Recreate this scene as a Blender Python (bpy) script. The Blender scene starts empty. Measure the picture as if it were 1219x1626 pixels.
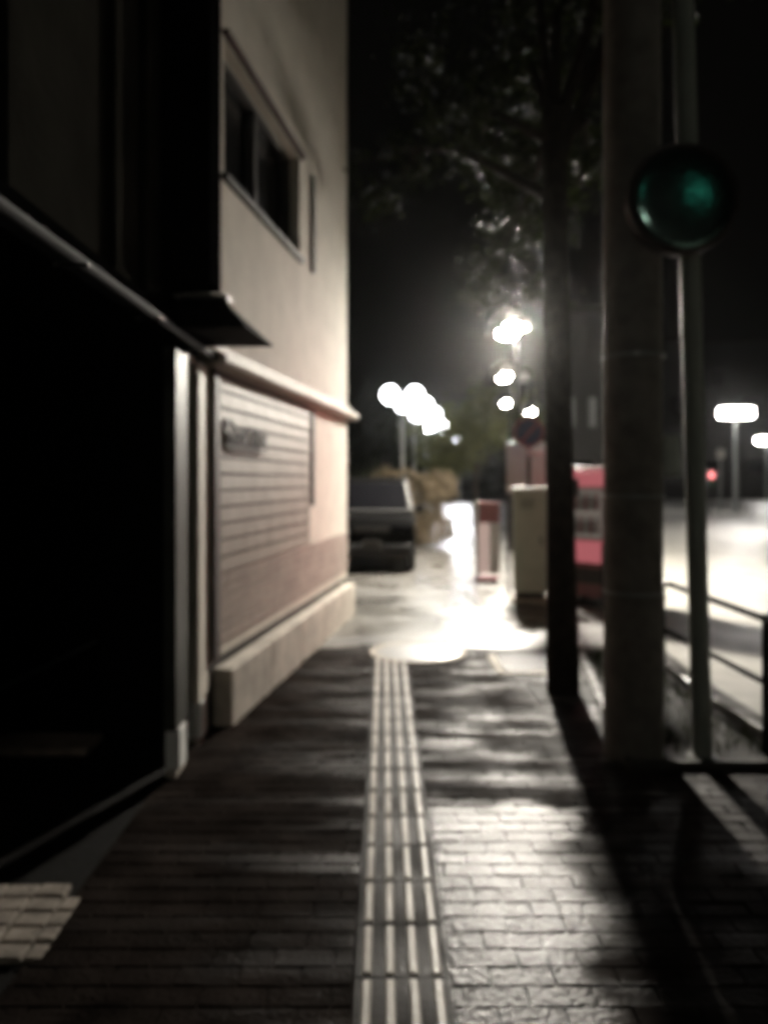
import bpy, math, random
from mathutils import Vector, Matrix

random.seed(7)
S = bpy.context.scene
COL = S.collection
R = math.radians

# ---------------------------------------------------------------- camera
cam_d = bpy.data.cameras.new('camera')
cam = bpy.data.objects.new('camera', cam_d)
COL.objects.link(cam)
cam.location = (0, 0, 1.6)
cam.rotation_euler = (R(90), 0, 0)
cam_d.sensor_width = 36
cam_d.lens = 27.7
cam_d.shift_y = -0.0308
cam_d.clip_start = 0.05
cam_d.clip_end = 1000
cam_d.dof.use_dof = True
cam_d.dof.focus_distance = 1.0
cam_d.dof.aperture_fstop = 27.7 / 10.5
S.camera = cam

# ---------------------------------------------------------------- world (night sky, faint city glow)
w = bpy.data.worlds.new('World')
S.world = w
w.use_nodes = True
wn = w.node_tree
bg = wn.nodes['Background']
sky = wn.nodes.new('ShaderNodeTexSky')
sky.sky_type = 'NISHITA'
sky.sun_disc = False
sky.sun_elevation = R(-8)
sky.sun_rotation = R(30)
mixw = wn.nodes.new('ShaderNodeMixRGB')
mixw.blend_type = 'ADD'
mixw.inputs[0].default_value = 1
mixw.inputs[2].default_value = (0.02, 0.019, 0.016, 1)
wn.links.new(sky.outputs[0], mixw.inputs[1])
wn.links.new(mixw.outputs[0], bg.inputs[0])
bg.inputs[1].default_value = 0.06

# ---------------------------------------------------------------- exposure / render
S.view_settings.view_transform = 'Standard'
S.view_settings.look = 'None'
S.view_settings.exposure = 0.0
S.view_settings.gamma = 1.0
S.render.engine = 'CYCLES'
S.cycles.use_denoising = True
S.cycles.pixel_filter_type = 'BLACKMAN_HARRIS'
S.cycles.filter_width = 3.5
S.cycles.sample_clamp_indirect = 4.0
S.cycles.sample_clamp_direct = 0.0
S.cycles.max_bounces = 6
S.cycles.diffuse_bounces = 3
S.cycles.glossy_bounces = 4
S.cycles.volume_bounces = 1
S.cycles.caustics_reflective = False
S.cycles.caustics_refractive = False

# ---------------------------------------------------------------- materials
def mat(name, col, rough=0.6, metal=0.0, spec=0.5, var=0.25, scale=6.0, bump=0.0, bscale=40.0,
        wet=None, coat=0.0):
    """procedural principled: colour mottled by noise, optional bump, optional wetness (rough range, scale)"""
    m = bpy.data.materials.new(name)
    m.use_nodes = True
    nt = m.node_tree
    b = nt.nodes['Principled BSDF']
    tc = nt.nodes.new('ShaderNodeTexCoord')
    n = nt.nodes.new('ShaderNodeTexNoise')
    n.inputs['Scale'].default_value = scale
    n.inputs['Detail'].default_value = 6
    nt.links.new(tc.outputs['Object'], n.inputs['Vector'])
    r = nt.nodes.new('ShaderNodeMapRange')
    r.inputs['From Min'].default_value = 0.3
    r.inputs['From Max'].default_value = 0.7
    r.inputs['To Min'].default_value = 1 - var
    r.inputs['To Max'].default_value = 1 + var
    nt.links.new(n.outputs['Fac'], r.inputs['Value'])
    mx = nt.nodes.new('ShaderNodeVectorMath')
    mx.operation = 'SCALE'
    mx.inputs[0].default_value = col[:3]
    nt.links.new(r.outputs[0], mx.inputs['Scale'])
    nt.links.new(mx.outputs[0], b.inputs['Base Color'])
    b.inputs['Roughness'].default_value = rough
    b.inputs['Metallic'].default_value = metal
    b.inputs['Specular IOR Level'].default_value = spec
    b.inputs['Coat Weight'].default_value = coat
    if wet:
        n2 = nt.nodes.new('ShaderNodeTexNoise')
        n2.inputs['Scale'].default_value = wet[2]
        n2.inputs['Detail'].default_value = 4
        nt.links.new(tc.outputs['Object'], n2.inputs['Vector'])
        r2 = nt.nodes.new('ShaderNodeMapRange')
        r2.inputs['From Min'].default_value = 0.38
        r2.inputs['From Max'].default_value = 0.62
        r2.inputs['To Min'].default_value = wet[0]
        r2.inputs['To Max'].default_value = wet[1]
        nt.links.new(n2.outputs['Fac'], r2.inputs['Value'])
        nt.links.new(r2.outputs[0], b.inputs['Roughness'])
    if bump:
        n3 = nt.nodes.new('ShaderNodeTexNoise')
        n3.inputs['Scale'].default_value = bscale
        n3.inputs['Detail'].default_value = 3
        nt.links.new(tc.outputs['Object'], n3.inputs['Vector'])
        bp = nt.nodes.new('ShaderNodeBump')
        bp.inputs['Strength'].default_value = bump
        bp.inputs['Distance'].default_value = 0.01
        nt.links.new(n3.outputs['Fac'], bp.inputs['Height'])
        nt.links.new(bp.outputs[0], b.inputs['Normal'])
    return m

def emis(name, col, strength):
    m = bpy.data.materials.new(name)
    m.use_nodes = True
    b = m.node_tree.nodes['Principled BSDF']
    b.inputs['Base Color'].default_value = (col[0] * .06, col[1] * .06, col[2] * .06, 1)
    b.inputs['Emission Color'].default_value = (*col, 1)
    b.inputs['Emission Strength'].default_value = strength
    b.inputs['Roughness'].default_value = 0.4
    return m

def leafmat(name, col, var=0.5):
    m = mat(name, col, rough=0.45, var=var, scale=1.7)
    nt = m.node_tree
    b = nt.nodes['Principled BSDF']
    b.inputs['Specular IOR Level'].default_value = 0.08
    tr = nt.nodes.new('ShaderNodeBsdfTranslucent')
    tr.inputs[0].default_value = (col[0]*1.3, col[1]*1.4, col[2]*0.8, 1)
    mx = nt.nodes.new('ShaderNodeMixShader')
    mx.inputs[0].default_value = 0.35
    nt.links.new(b.outputs[0], mx.inputs[1])
    nt.links.new(tr.outputs[0], mx.inputs[2])
    nt.links.new(mx.outputs[0], nt.nodes['Material Output'].inputs[0])
    return m

M = dict(
    stucco=mat('cream stucco', (0.60, 0.56, 0.48), 0.85, var=0.10, scale=3.5, bump=0.5, bscale=60),
    siding=mat('tan siding', (0.27, 0.23, 0.19), 0.6, spec=0.2, var=0.16, scale=5, bump=0.25, bscale=30),
    tiles=mat('pinkish grey tiles', (0.36, 0.30, 0.26), 0.6, spec=0.2, var=0.2, scale=5, bump=0.25, bscale=30),
    plinth=mat('weathered concrete', (0.42, 0.38, 0.32), 0.8, var=0.25, scale=6, bump=0.5, bscale=45),
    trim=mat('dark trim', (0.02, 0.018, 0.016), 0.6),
    cornice=mat('pale cornice', (0.58, 0.54, 0.47), 0.6, var=0.1, bump=0.2),
    glass=mat('dark window glass', (0.002, 0.002, 0.0025), 0.25, spec=0.08, var=0.1),
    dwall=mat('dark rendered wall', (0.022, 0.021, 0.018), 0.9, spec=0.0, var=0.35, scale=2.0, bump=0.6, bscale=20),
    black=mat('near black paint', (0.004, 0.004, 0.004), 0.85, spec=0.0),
    mpole=mat('pale grey green paint', (0.26, 0.28, 0.25), 0.6, spec=0.25, var=0.1),
    rtile=mat('dark roof metal', (0.009, 0.0085, 0.0085), 0.7, spec=0.05, var=0.3),
    pipe=mat('olive grey pipe', (0.20, 0.20, 0.175), 0.45, var=0.15),
    foot=mat('bright pipe shoe', (0.8, 0.8, 0.78), 0.35, var=0.05),
    wpipe=mat('white pvc pipe', (0.62, 0.61, 0.58), 0.4, var=0.08),
    concrete_pole=mat('concrete pole', (0.15, 0.135, 0.118), 0.8, var=0.25, scale=9, bump=0.4, bscale=80),
    steel=mat('grey steel', (0.22, 0.23, 0.22), 0.35, metal=0.3, var=0.1),
    rail=mat('dark rail paint', (0.008, 0.008, 0.008), 0.7, spec=0.05),
    dsteel=mat('dark brown steel', (0.03, 0.028, 0.025), 0.4, var=0.2),
    bark=mat('tree bark', (0.020, 0.016, 0.013), 0.9, spec=0.05, var=0.4, scale=12, bump=0.9, bscale=25),
    grey_green=mat('grey green cabinet paint', (0.45, 0.47, 0.38), 0.5, var=0.08, bump=0.1),
    board=mat('pale grey board', (0.46, 0.48, 0.44), 0.5, var=0.1),
    soil=mat('wet soil', (0.012, 0.010, 0.008), 0.8, var=0.5, scale=15, bump=1.0, bscale=40),
    kerb=mat('kerb stone', (0.05, 0.046, 0.04), 0.5, spec=0.3, var=0.25, scale=8, bump=0.3, wet=(0.3, 0.6, 5)),
    ground=mat('dark ground asphalt', (0.007, 0.0065, 0.006), 0.8, spec=0.06, var=0.3, scale=5, bump=0.6, bscale=90, wet=(0.5, 0.75, 1.5)),
    grout=mat('wet grout', (0.010, 0.009, 0.008), 0.85, spec=0.0, var=0.3),
    paver=mat('brown wet paver', (0.030, 0.024, 0.020), 0.45, spec=0.16, var=0.4, scale=4, bump=0.5, bscale=60, wet=(0.34, 0.68, 2.2)),
    paver_dry=mat('sheltered paver', (0.034, 0.027, 0.022), 0.8, spec=0.03, var=0.5, scale=3, bump=0.5, bscale=60, wet=(0.6, 0.9, 1.3)),
    paver_wet=mat('soaked paver', (0.040, 0.035, 0.030), 0.34, var=0.35, scale=4, bump=0.35, bscale=60, wet=(0.24, 0.42, 3)),
    tact_lit=mat('tactile paving', (0.55, 0.51, 0.45), 0.36, var=0.2, scale=7, bump=0.2, wet=(0.28, 0.5, 6)),  # bars made pale: the light they catch put into the colour
    tblock_shaded=mat('guide block', (0.028, 0.025, 0.022), 0.5, spec=0.06, var=0.3, scale=7, bump=0.3, wet=(0.4, 0.7, 3)),  # same paving made dark: shade between the bars put into the colour
    apron=mat('wet concrete apron', (0.085, 0.08, 0.07), 0.4, spec=0.55, var=0.4, scale=2.5, bump=0.35, bscale=70, wet=(0.24, 0.46, 1.2)),
    sroad=mat('soaked side road', (0.06, 0.056, 0.05), 0.3, spec=1.0, var=0.4, scale=2.5, bump=0.6, bscale=30, wet=(0.22, 0.46, 1.4)),
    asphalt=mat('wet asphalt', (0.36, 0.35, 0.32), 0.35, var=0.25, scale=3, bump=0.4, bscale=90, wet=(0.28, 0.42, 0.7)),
    cover=mat('iron cover', (0.30, 0.29, 0.27), 0.32, metal=0.6, var=0.2, bump=0.2),
    sett=mat('lit pale granite sett', (0.28, 0.245, 0.21), 0.7, spec=0.1, var=0.35, scale=12, bump=0.6),  # light on the setts put into the pale colour
    mirror=mat('convex mirror', (0.17, 0.29, 0.26), 0.17, metal=1.0, var=0.3, scale=9, bump=0.25, bscale=14),
    orange=mat('dark brown paint', (0.018, 0.010, 0.007), 0.6),
    navy=mat('sign navy', (0.02, 0.02, 0.06), 0.4, var=0.05),
    red=mat('sign red', (0.16, 0.02, 0.03), 0.4, var=0.05),
    vred=mat('vending red', (0.15, 0.05, 0.055), 0.35, var=0.05),
    pink=mat('pale pink plate', (0.6, 0.42, 0.42), 0.5, var=0.05),
    white=mat('white paint', (0.7, 0.68, 0.64), 0.5, var=0.06),
    carp=mat('black car paint', (0.002, 0.002, 0.002), 0.4, spec=0.03, var=0.02),
    tyre=mat('tyre rubber', (0.012, 0.012, 0.012), 0.8),
    chrome=mat('silver trim', (0.45, 0.45, 0.44), 0.25, metal=0.9, var=0.05),
    leaf=leafmat('near leaves', (0.013, 0.016, 0.007)),
    leaf2=leafmat('lit leaves', (0.085, 0.09, 0.04)),  # lamp light put into this paler leaf colour
    leafd=leafmat('dark leaves', (0.012, 0.014, 0.008)),  # darkened copy, shade put into the leaf colour
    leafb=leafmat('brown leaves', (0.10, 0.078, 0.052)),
    farw=mat('far wall', (0.011, 0.0105, 0.010), 0.8, var=0.3, scale=0.6),
)
E = dict(
    near=emis('lamp glow near', (1.0, 0.93, 0.82), 5300),
    mid=emis('lamp glow mid', (1.0, 0.93, 0.80), 300),
    far=emis('lamp glow far', (0.97, 0.98, 1.0), 22),
    far2=emis('lamp glow farthest', (0.97, 0.98, 1.0), 230),
    road=emis('lamp glow road', (1.0, 0.95, 0.90), 55),
    roadx=emis('lamp glow over road', (1.0, 0.95, 0.90), 900),
    back=emis('lamp glow behind', (1.0, 0.93, 0.80), 200),
    green=emis('teal glint glow', (0.12, 0.75, 0.55), 0.65),
    redl=emis('red lit panel', (0.85, 0.22, 0.25), 0.42),
    pinkl=emis('pale lit panel', (1.0, 0.72, 0.62), 0.4),
    shop=emis('display light', (1.0, 0.86, 0.74), 0.12),
    win=emis('dim window', (0.8, 0.8, 0.75), 0.07),
    polel=emis('pole lamp glow', (1.0, 0.95, 0.85), 22),
    redw=emis('red helper glow', (1.0, 0.12, 0.15), 300),
    redsig=emis('red signal', (1.0, 0.25, 0.25), 3),
)

def wet_pavers():
    """brown pavers: soaked patch right of the guide strip, drier towards the eave"""
    m = mat('brown wet paver blend', (0.020, 0.016, 0.014), 0.5, var=0.5, scale=4, bump=0.8, bscale=45)
    nt = m.node_tree; b = nt.nodes['Principled BSDF']
    tc = nt.nodes.new('ShaderNodeTexCoord')
    nz = nt.nodes.new('ShaderNodeTexNoise'); nz.inputs['Scale'].default_value = 2.6; nz.inputs['Detail'].default_value = 5
    nt.links.new(tc.outputs['Object'], nz.inputs['Vector'])
    sep = nt.nodes.new('ShaderNodeSeparateXYZ'); nt.links.new(tc.outputs['Object'], sep.inputs[0])
    def math_(op, x, y):
        n = nt.nodes.new('ShaderNodeMath'); n.operation = op
        for i, q in enumerate((x, y)):
            if hasattr(q, 'links') or hasattr(q, 'is_linked'): nt.links.new(q, n.inputs[i])
            else: n.inputs[i].default_value = q
        return n.outputs[0]
    def ramp(v, a, c_, lo=0.0, hi=1.0):
        n = nt.nodes.new('ShaderNodeMapRange'); n.interpolation_type = 'SMOOTHSTEP'
        n.inputs['From Min'].default_value = a; n.inputs['From Max'].default_value = c_
        n.inputs['To Min'].default_value = lo; n.inputs['To Max'].default_value = hi
        nt.links.new(v, n.inputs['Value']); return n.outputs[0]
    mp_ = nt.nodes.new('ShaderNodeMapping'); mp_.inputs['Scale'].default_value = (0.55, 3.2, 1)
    nt.links.new(tc.outputs['Object'], mp_.inputs['Vector'])
    nb_ = nt.nodes.new('ShaderNodeTexNoise'); nb_.inputs['Scale'].default_value = 1.5; nb_.inputs['Detail'].default_value = 5
    nt.links.new(mp_.outputs[0], nb_.inputs['Vector'])
    w = math_('MULTIPLY', math_('SUBTRACT', nz.outputs['Fac'], 0.5), 0.5)
    x = math_('ADD', sep.outputs['X'], w); y = math_('ADD', sep.outputs['Y'], w)
    side = math_('SUBTRACT', x, math_('MULTIPLY', y, 0.19))  # side edge follows where the lamp's reflection is cut off
    soak = math_('MULTIPLY', ramp(side, 0.02, 0.26, 1, 0), ramp(y, 3.72, 3.86, 1, 0))
    soak = math_('MULTIPLY', soak, ramp(x, 0.05, 0.25))
    shel = ramp(x, -0.9, 0.05, 1, 0)
    rn = ramp(nz.outputs['Fac'], 0.36, 0.64, 0.36, 0.68)
    r1 = math_('ADD', math_('MULTIPLY', rn, math_('SUBTRACT', 1.0, soak)), math_('MULTIPLY', soak, 0.33))
    nt.links.new(math_('ADD', r1, math_('MULTIPLY', shel, 0.15)), b.inputs['Roughness'])
    sp = math_('ADD', math_('ADD', 0.003, math_('MULTIPLY', ramp(nb_.outputs['Fac'], 0.46, 0.66), 0.075)), math_('ADD', math_('MULTIPLY', soak, 0.125), math_('MULTIPLY', ramp(x, 0.9, 1.5), 0.10)))
    nt.links.new(math_('MULTIPLY', sp, math_('SUBTRACT', 1.0, math_('MULTIPLY', shel, 0.93))), b.inputs['Specular IOR Level'])
    return m
M['pavers'] = wet_pavers()

# ---------------------------------------------------------------- mesh builder
class MB:
    def __init__(s):
        s.v = []; s.f = []
    def add(s, vs, fs):
        o = len(s.v)
        s.v += [tuple(v) for v in vs]
        s.f += [tuple(i + o for i in f) for f in fs]
        return s
    def box(s, x0, x1, y0, y1, z0, z1):
        vs = [(x, y, z) for z in (z0, z1) for y in (y0, y1) for x in (x0, x1)]
        return s.add(vs, [(0, 2, 3, 1), (4, 5, 7, 6), (0, 1, 5, 4), (1, 3, 7, 5), (3, 2, 6, 7), (2, 0, 4, 6)])
    def hexa(s, b, t):
        """b, t: 4 bottom and 4 top points, same winding (counter-clockwise from above)"""
        return s.add(list(b) + list(t), [(3, 2, 1, 0), (4, 5, 6, 7), (0, 1, 5, 4), (1, 2, 6, 5), (2, 3, 7, 6), (3, 0, 4, 7)])
    def prism(s, poly, z0, z1):
        n = len(poly)
        vs = [(x, y, z0) for x, y in poly] + [(x, y, z1) for x, y in poly]
        fs = [tuple(range(n))[::-1], tuple(range(n, 2 * n))] + [(i, (i + 1) % n, (i + 1) % n + n, i + n) for i in range(n)]
        return s.add(vs, fs)
    def side(s, poly, x0, x1):
        """poly in (y,z) extruded along x"""
        n = len(poly)
        vs = [(x0, y, z) for y, z in poly] + [(x1, y, z) for y, z in poly]
        fs = [tuple(range(n)), tuple(range(n, 2 * n))[::-1]] + [((i + 1) % n, i, i + n, (i + 1) % n + n) for i in range(n)]
        return s.add(vs, fs)
    def tube(s, pts, rs, n=12, cap=True):
        pts = [Vector(p) for p in pts]
        if not hasattr(rs, '__len__'): rs = [rs] * len(pts)
        vs = []
        for i, p in enumerate(pts):
            a = pts[max(i - 1, 0)]; b = pts[min(i + 1, len(pts) - 1)]
            d = (b - a).normalized()
            u = d.cross(Vector((0, 0, 1)))
            if u.length < 0.05: u = d.cross(Vector((0, 1, 0)))
            u.normalize(); v = d.cross(u)
            for k in range(n):
                t = 2 * math.pi * k / n
                vs.append(p + (u * math.cos(t) + v * math.sin(t)) * rs[i])
        fs = []
        for i in range(len(pts) - 1):
            for k in range(n):
                fs.append((i * n + k, i * n + (k + 1) % n, (i + 1) * n + (k + 1) % n, (i + 1) * n + k))
        if cap:
            fs.append(tuple(range(n))[::-1]); fs.append(tuple((len(pts) - 1) * n + k for k in range(n)))
        return s.add(vs, fs)
    def lathe(s, prof, n=20, c=(0, 0, 0), axis='z'):
        vs = []
        for r, h in prof:
            for k in range(n):
                t = 2 * math.pi * k / n
                p = (r * math.cos(t), r * math.sin(t), h)
                if axis == 'y': p = (p[0], -p[2], p[1])
                if axis == 'x': p = (p[2], p[0], p[1])
                vs.append((p[0] + c[0], p[1] + c[1], p[2] + c[2]))
        fs = []
        for i in range(len(prof) - 1):
            for k in range(n):
                fs.append((i * n + k, i * n + (k + 1) % n, (i + 1) * n + (k + 1) % n, (i + 1) * n + k))
        fs.append(tuple(range(n))[::-1]); fs.append(tuple((len(prof) - 1) * n + k for k in range(n)))
        return s.add(vs, fs)
    def build(s, name, m, parent=None, smooth=False, bevel=0.0):
        me = bpy.data.meshes.new(name)
        me.from_pydata(s.v, [], s.f)
        me.validate()
        me.update()
        import bmesh
        bm = bmesh.new(); bm.from_mesh(me)
        if len(bm.faces) < 20000:
            bmesh.ops.recalc_face_normals(bm, faces=bm.faces)
        bm.to_mesh(me); bm.free()
        if smooth:
            me.polygons.foreach_set('use_smooth', [True] * len(me.polygons))
        me.materials.append(m)
        o = bpy.data.objects.new(name, me)
        COL.objects.link(o)
        if smooth:
            md = o.modifiers.new('edge', 'EDGE_SPLIT'); md.split_angle = R(40)
        if bevel:
            md = o.modifiers.new('bevel', 'BEVEL'); md.width = bevel; md.segments = 2; md.limit_method = 'ANGLE'
        if parent: o.parent = parent
        return o

def tag(o, label=None, cat=None, group=None, kind=None):
    if label: o['label'] = label
    if cat: o['category'] = cat
    if group: o['group'] = group
    if kind: o['kind'] = kind
    return o

def thing(name, label, cat, loc=(0, 0, 0), rz=0.0, group=None):
    o = bpy.data.objects.new(name, None)
    COL.objects.link(o)
    o.location = loc; o.rotation_euler = (0, 0, rz)
    o.empty_display_size = 0.2
    return tag(o, label, cat, group)

def copy_thing(root, loc, rz, label):
    r = root.copy(); COL.objects.link(r)
    r.location = loc; r.rotation_euler = (0, 0, rz); r['label'] = label
    for ch in list(root.children):
        c = ch.copy(); COL.objects.link(c); c.parent = r
        for g in list(ch.children):
            d = g.copy(); COL.objects.link(d); d.parent = c
    return r

BEND = R(8.5)
bs, bc = math.sin(BEND), math.cos(BEND)

# ================================================================= SETTING
def sheet(name, poly, z, m, th=None):
    mb = MB()
    if th: mb.prism(poly, z - th, z)
    else: mb.add([(x, y, z) for x, y in poly], [tuple(range(len(poly)))])
    return tag(mb.build(name, m), kind='structure')

sheet('ground', [(-50, -25), (75, -25), (75, 110), (-50, 110)], -0.012, M['ground'])
# road right of the kerb, bending with the street, running off to the far side
sheet('road', [(2.42, -24), (70, -24), (70, 66), (13.2, 66), (3.3, 12), (2.42, 6.2)], -0.004, M['asphalt'])
# wet apron where a side road crosses the footway
sheet('driveway_apron', [(-0.72, 7.42), (2.36, 7.42), (2.75, 9.86), (-0.36, 9.86)], 0.022, M['apron'])
sheet('side_road', [(-8, 9.90), (2.76, 9.90), (3.05, 12.1), (9.6, 55), (-2.5, 55), (-2.5, 30), (-8, 14)], 0.018, M['sroad'])

# brick footway: every paver a shallow bevelled block, slightly out of level, in one sheet
def one(dry, wetm, shel, x0, x1, y0, y1):
    cx, cy = (x0 + x1) / 2, (y0 + y1) / 2
    h = 0.0205 + random.uniform(-0.0012, 0.0012)
    tx, ty = random.gauss(0, 0.015), random.gauss(0, 0.020)
    e = 0.004
    def P(px, py, b):
        return (px, py, h - b + (px - cx) * tx + (py - cy) * ty)
    e = min(e, (x1 - x0) * .3)
    vs = [P(x0, y0, 0.012), P(x1, y0, 0.012), P(x1, y1, 0.012), P(x0, y1, 0.012),
          P(x0 + e, y0 + e, 0), P(x1 - e, y0 + e, 0), P(x1 - e, y1 - e, 0), P(x0 + e, y1 - e, 0)]
    t = dry
    t.add(vs, [(4, 5, 6, 7), (0, 1, 5, 4), (1, 2, 6, 5), (2, 3, 7, 6), (3, 0, 4, 7)])
def pavers():
    dry, wetm, shel = MB(), MB(), MB()
    L, D, g = 0.20, 0.098, 0.003
    y = 0.7; row = 0
    while y < 7.36:
        x = -1.16 + (0 if row % 2 else -L / 2)
        while x < 2.24:
            x0, x1 = max(x, -1.16), min(x + L - g, 2.26)
            y0, y1 = y, min(y + D - g, 7.39)
            x += L
            yc = (y0 + y1) / 2
            holes = [(-0.095, 0.209)]
            if yc > 4.36: holes.append((1.33 + (yc - 4.36) * 0.1514, 9))
            if 5.62 < yc < 6.16: holes.append((1.10, 1.62))
            if 6.41 < yc < 7.15: holes.append((0.93, 1.51))
            dd = 0.2 - (yc - 7.24) ** 2
            if dd > 0: holes.append((0.31 - dd ** .5, 0.31 + dd ** .5))
            segs = [(x0, x1)]
            for ha, hb in holes:
                ns_ = []
                for p, q in segs:
                    if hb <= p or ha >= q: ns_.append((p, q)); continue
                    if ha > p: ns_.append((p, ha - g))
                    if hb < q: ns_.append((hb + g, q))
                segs = ns_
            for x0, x1 in segs:
              if x1 - x0 < 0.015: continue
              one(dry, wetm, shel, x0, x1, y0, y1)
        y += D; row += 1
    tag(dry.build('sidewalk_pavers', M['pavers']), kind='structure')
sheet('sidewalk', [(-1.18, -3), (2.27, -3), (2.27, 6.2), (2.36, 7.415), (-0.75, 7.415), (-1.18, 4.9)], 0.0135, M['pavers'])
pavers()

# kerb along the road
kb = MB()
def kerbline(pts, wd, z0, z1):
    for (a, b) in zip(pts[:-1], pts[1:]):
        a, b = Vector(a), Vector(b)
        d = (b - a).normalized(); n = Vector((d.y, -d.x))
        Ln = (b - a).length; k = max(1, int(Ln / 0.6))
        for i in range(k):
            p = a + d * (Ln * i / k + 0.004); q = a + d * (Ln * (i + 1) / k - 0.004)
            kb.prism([tuple(p), tuple(p + n * wd), tuple(q + n * wd), tuple(q)], z0, z1)
kerbline([(2.275, -3), (2.275, 6.2)], 0.14, -0.03, 0.10)
kerbline([(2.275, 6.2), (2.37, 7.3)], 0.14, -0.03, 0.10)
tag(kb.build('kerb', M['kerb'], bevel=0.012), kind='structure')
# dark bed behind the kerb, added for the shadow around the poles
sheet('shadow_bed', [(1.385, 4.42), (2.25, 4.42), (2.25, 6.2), (2.33, 7.2), (1.80, 7.2)], 0.03, M['soil'], th=0.03)
pe = MB()
kb, keep = pe, kb
kerbline([(1.33, 4.36), (1.76, 7.2)], 0.05, 0.0, 0.06)
kerbline([(2.27, 4.36), (1.33, 4.36)], -0.05, 0.0, 0.06)
tag(pe.build('bed_edging', M['kerb'], bevel=0.008), kind='structure')

te = MB()
te.box(1.105, 1.14, 5.62, 6.15, 0.0, 0.026)
te.box(1.143, 1.52, 5.62, 5.65, 0.0, 0.026); te.box(1.143, 1.57, 6.12, 6.15, 0.0, 0.026)
tag(te.build('tree_pit_edging', M['soil'], bevel=0.005), kind='structure')
sheet('tree_pit_soil', [(1.141, 5.652), (1.52, 5.652), (1.58, 6.118), (1.141, 6.118)], 0.02, M['soil'], th=0.02)

# ================================================================= LIT HOUSE (wall turned with the street)
A0 = (-1.1, 4.9)
lit = thing('stucco_house', 'cream stucco house with tan lap siding below a pale ledge, lit by the street lamp', 'house',
            (A0[0], A0[1], 0), R(90) - BEND)
# local frame of the house: +x runs along the wall away from the camera, -y is out towards the street
LT = 4.47
def wallpieces(mb, x0, x1, z0, z1, holes, y0, y1):
    """box wall with rectangular holes (hx0,hx1,hz0,hz1)"""
    xs = sorted({x0, x1} | {h[0] for h in holes} | {h[1] for h in holes})
    for a, b in zip(xs[:-1], xs[1:]):
        hs = sorted([(h[2], h[3]) for h in holes if h[0] < b - 1e-6 and h[1] > a + 1e-6])
        z = z0
        for (c, d) in hs:
            if c > z: mb.box(a, b, y0, y1, z, c)
            z = d
        if z < z1: mb.box(a, b, y0, y1, z, z1)
uh = [(0.30, 2.27, 3.62, 4.52)]
mb = MB(); wallpieces(mb, 0.06, LT, 2.43, 9.5, uh, 0.0, 0.18); mb.build('upper_wall', M['stucco'], lit)
lh = []
mb = MB(); wallpieces(mb, 0.06, LT, 0.46, 2.43, lh, 0.0, 0.18); mb.build('lower_wall', M['stucco'], lit)
MB().box(0.0, LT, 0.183, 5.0, 0.0, 9.5).build('house_body', M['dwall'], lit)
MB().box(0.065, LT, 0.03, 0.18, 0.0, 0.457).build('base_recess', M['trim'], lit)
# lap siding, real boards
mb = MB()
def board(x0, x1, z, hgt, lap):
    mb.side([(0, 0), (0, 0)], 0, 0) if False else None
    vs = []
    for x in (x0, x1):
        vs += [(x, -0.006 - lap, z), (x, -0.006, z + hgt), (x, -0.001, z + hgt), (x, -0.001, z)]
    mb.add(vs, [(0, 1, 2, 3), (7, 6, 5, 4), (0, 4, 5, 1), (0, 3, 7, 4), (1, 5, 6, 2)])
z = 2.30 - 0.108
while z > 0.98:
    board(0.17, 2.62, z, 0.092, 0.012); z -= 0.108
mb.build('siding', M['siding'], lit)
MB().box(0.17, 2.62, -0.004, -0.001, z + 0.12, 2.31).build('siding_shade_backing', M['trim'], lit)  # dark sheet puts the shade into the grooves between boards
mb = MB()
z += 0.02
while z > 0.47:
    xx = 0.17 - random.uniform(0, 0.2)
    while xx < LT - 0.01:
        L = 0.30
        a, b = max(xx, 0.17), min(xx + L, LT - 0.004)
        if b - a > 0.03:
            zz = random.uniform(0, 0.002)
            mb.box(a + .002, b - .002, -0.010 - zz, -0.001, z + 0.004, z + 0.072)
        xx += L
    z -= 0.076
mb.build('tile_cladding', M['tiles'], lit)
MB().box(0.065, 0.165, -0.030, -0.001, 0.46, 2.31).build('corner_trim', mat('brown corner trim', (0.06, 0.045, 0.04), 0.6), lit, bevel=0.004)
# cornice ledge
MB().side([(0, 0), (0, 0)], 0, 0)
c = MB()
c.add([(x, y, z) for x in (0.02, LT + 0.12) for (y, z) in ((-0.002, 2.315), (-0.10, 2.325), (-0.12, 2.35), (-0.12, 2.385), (-0.002, 2.425))],
      [(0, 1, 2, 3, 4), (9, 8, 7, 6, 5), (0, 5, 6, 1), (1, 6, 7, 2), (2, 7, 8, 3), (3, 8, 9, 4), (4, 9, 5, 0)])
c.build('ledge', M['cornice'], lit)
MB().box(0.02, LT + 0.10, -0.03, -0.002, 2.43, 2.46).build('ledge_lip', M['cornice'], lit, bevel=0.005)
# plinth
mb = MB()
x = 0.175
while x < LT:
    b = min(x + 0.9, LT + 0.02)
    mb.box(x + .003, b - .003, -0.10, 0.03, 0.0, 0.385 + random.uniform(-.003, .003)); x = b
mb.build('plinth', M['plinth'], lit, bevel=0.012)
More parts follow.
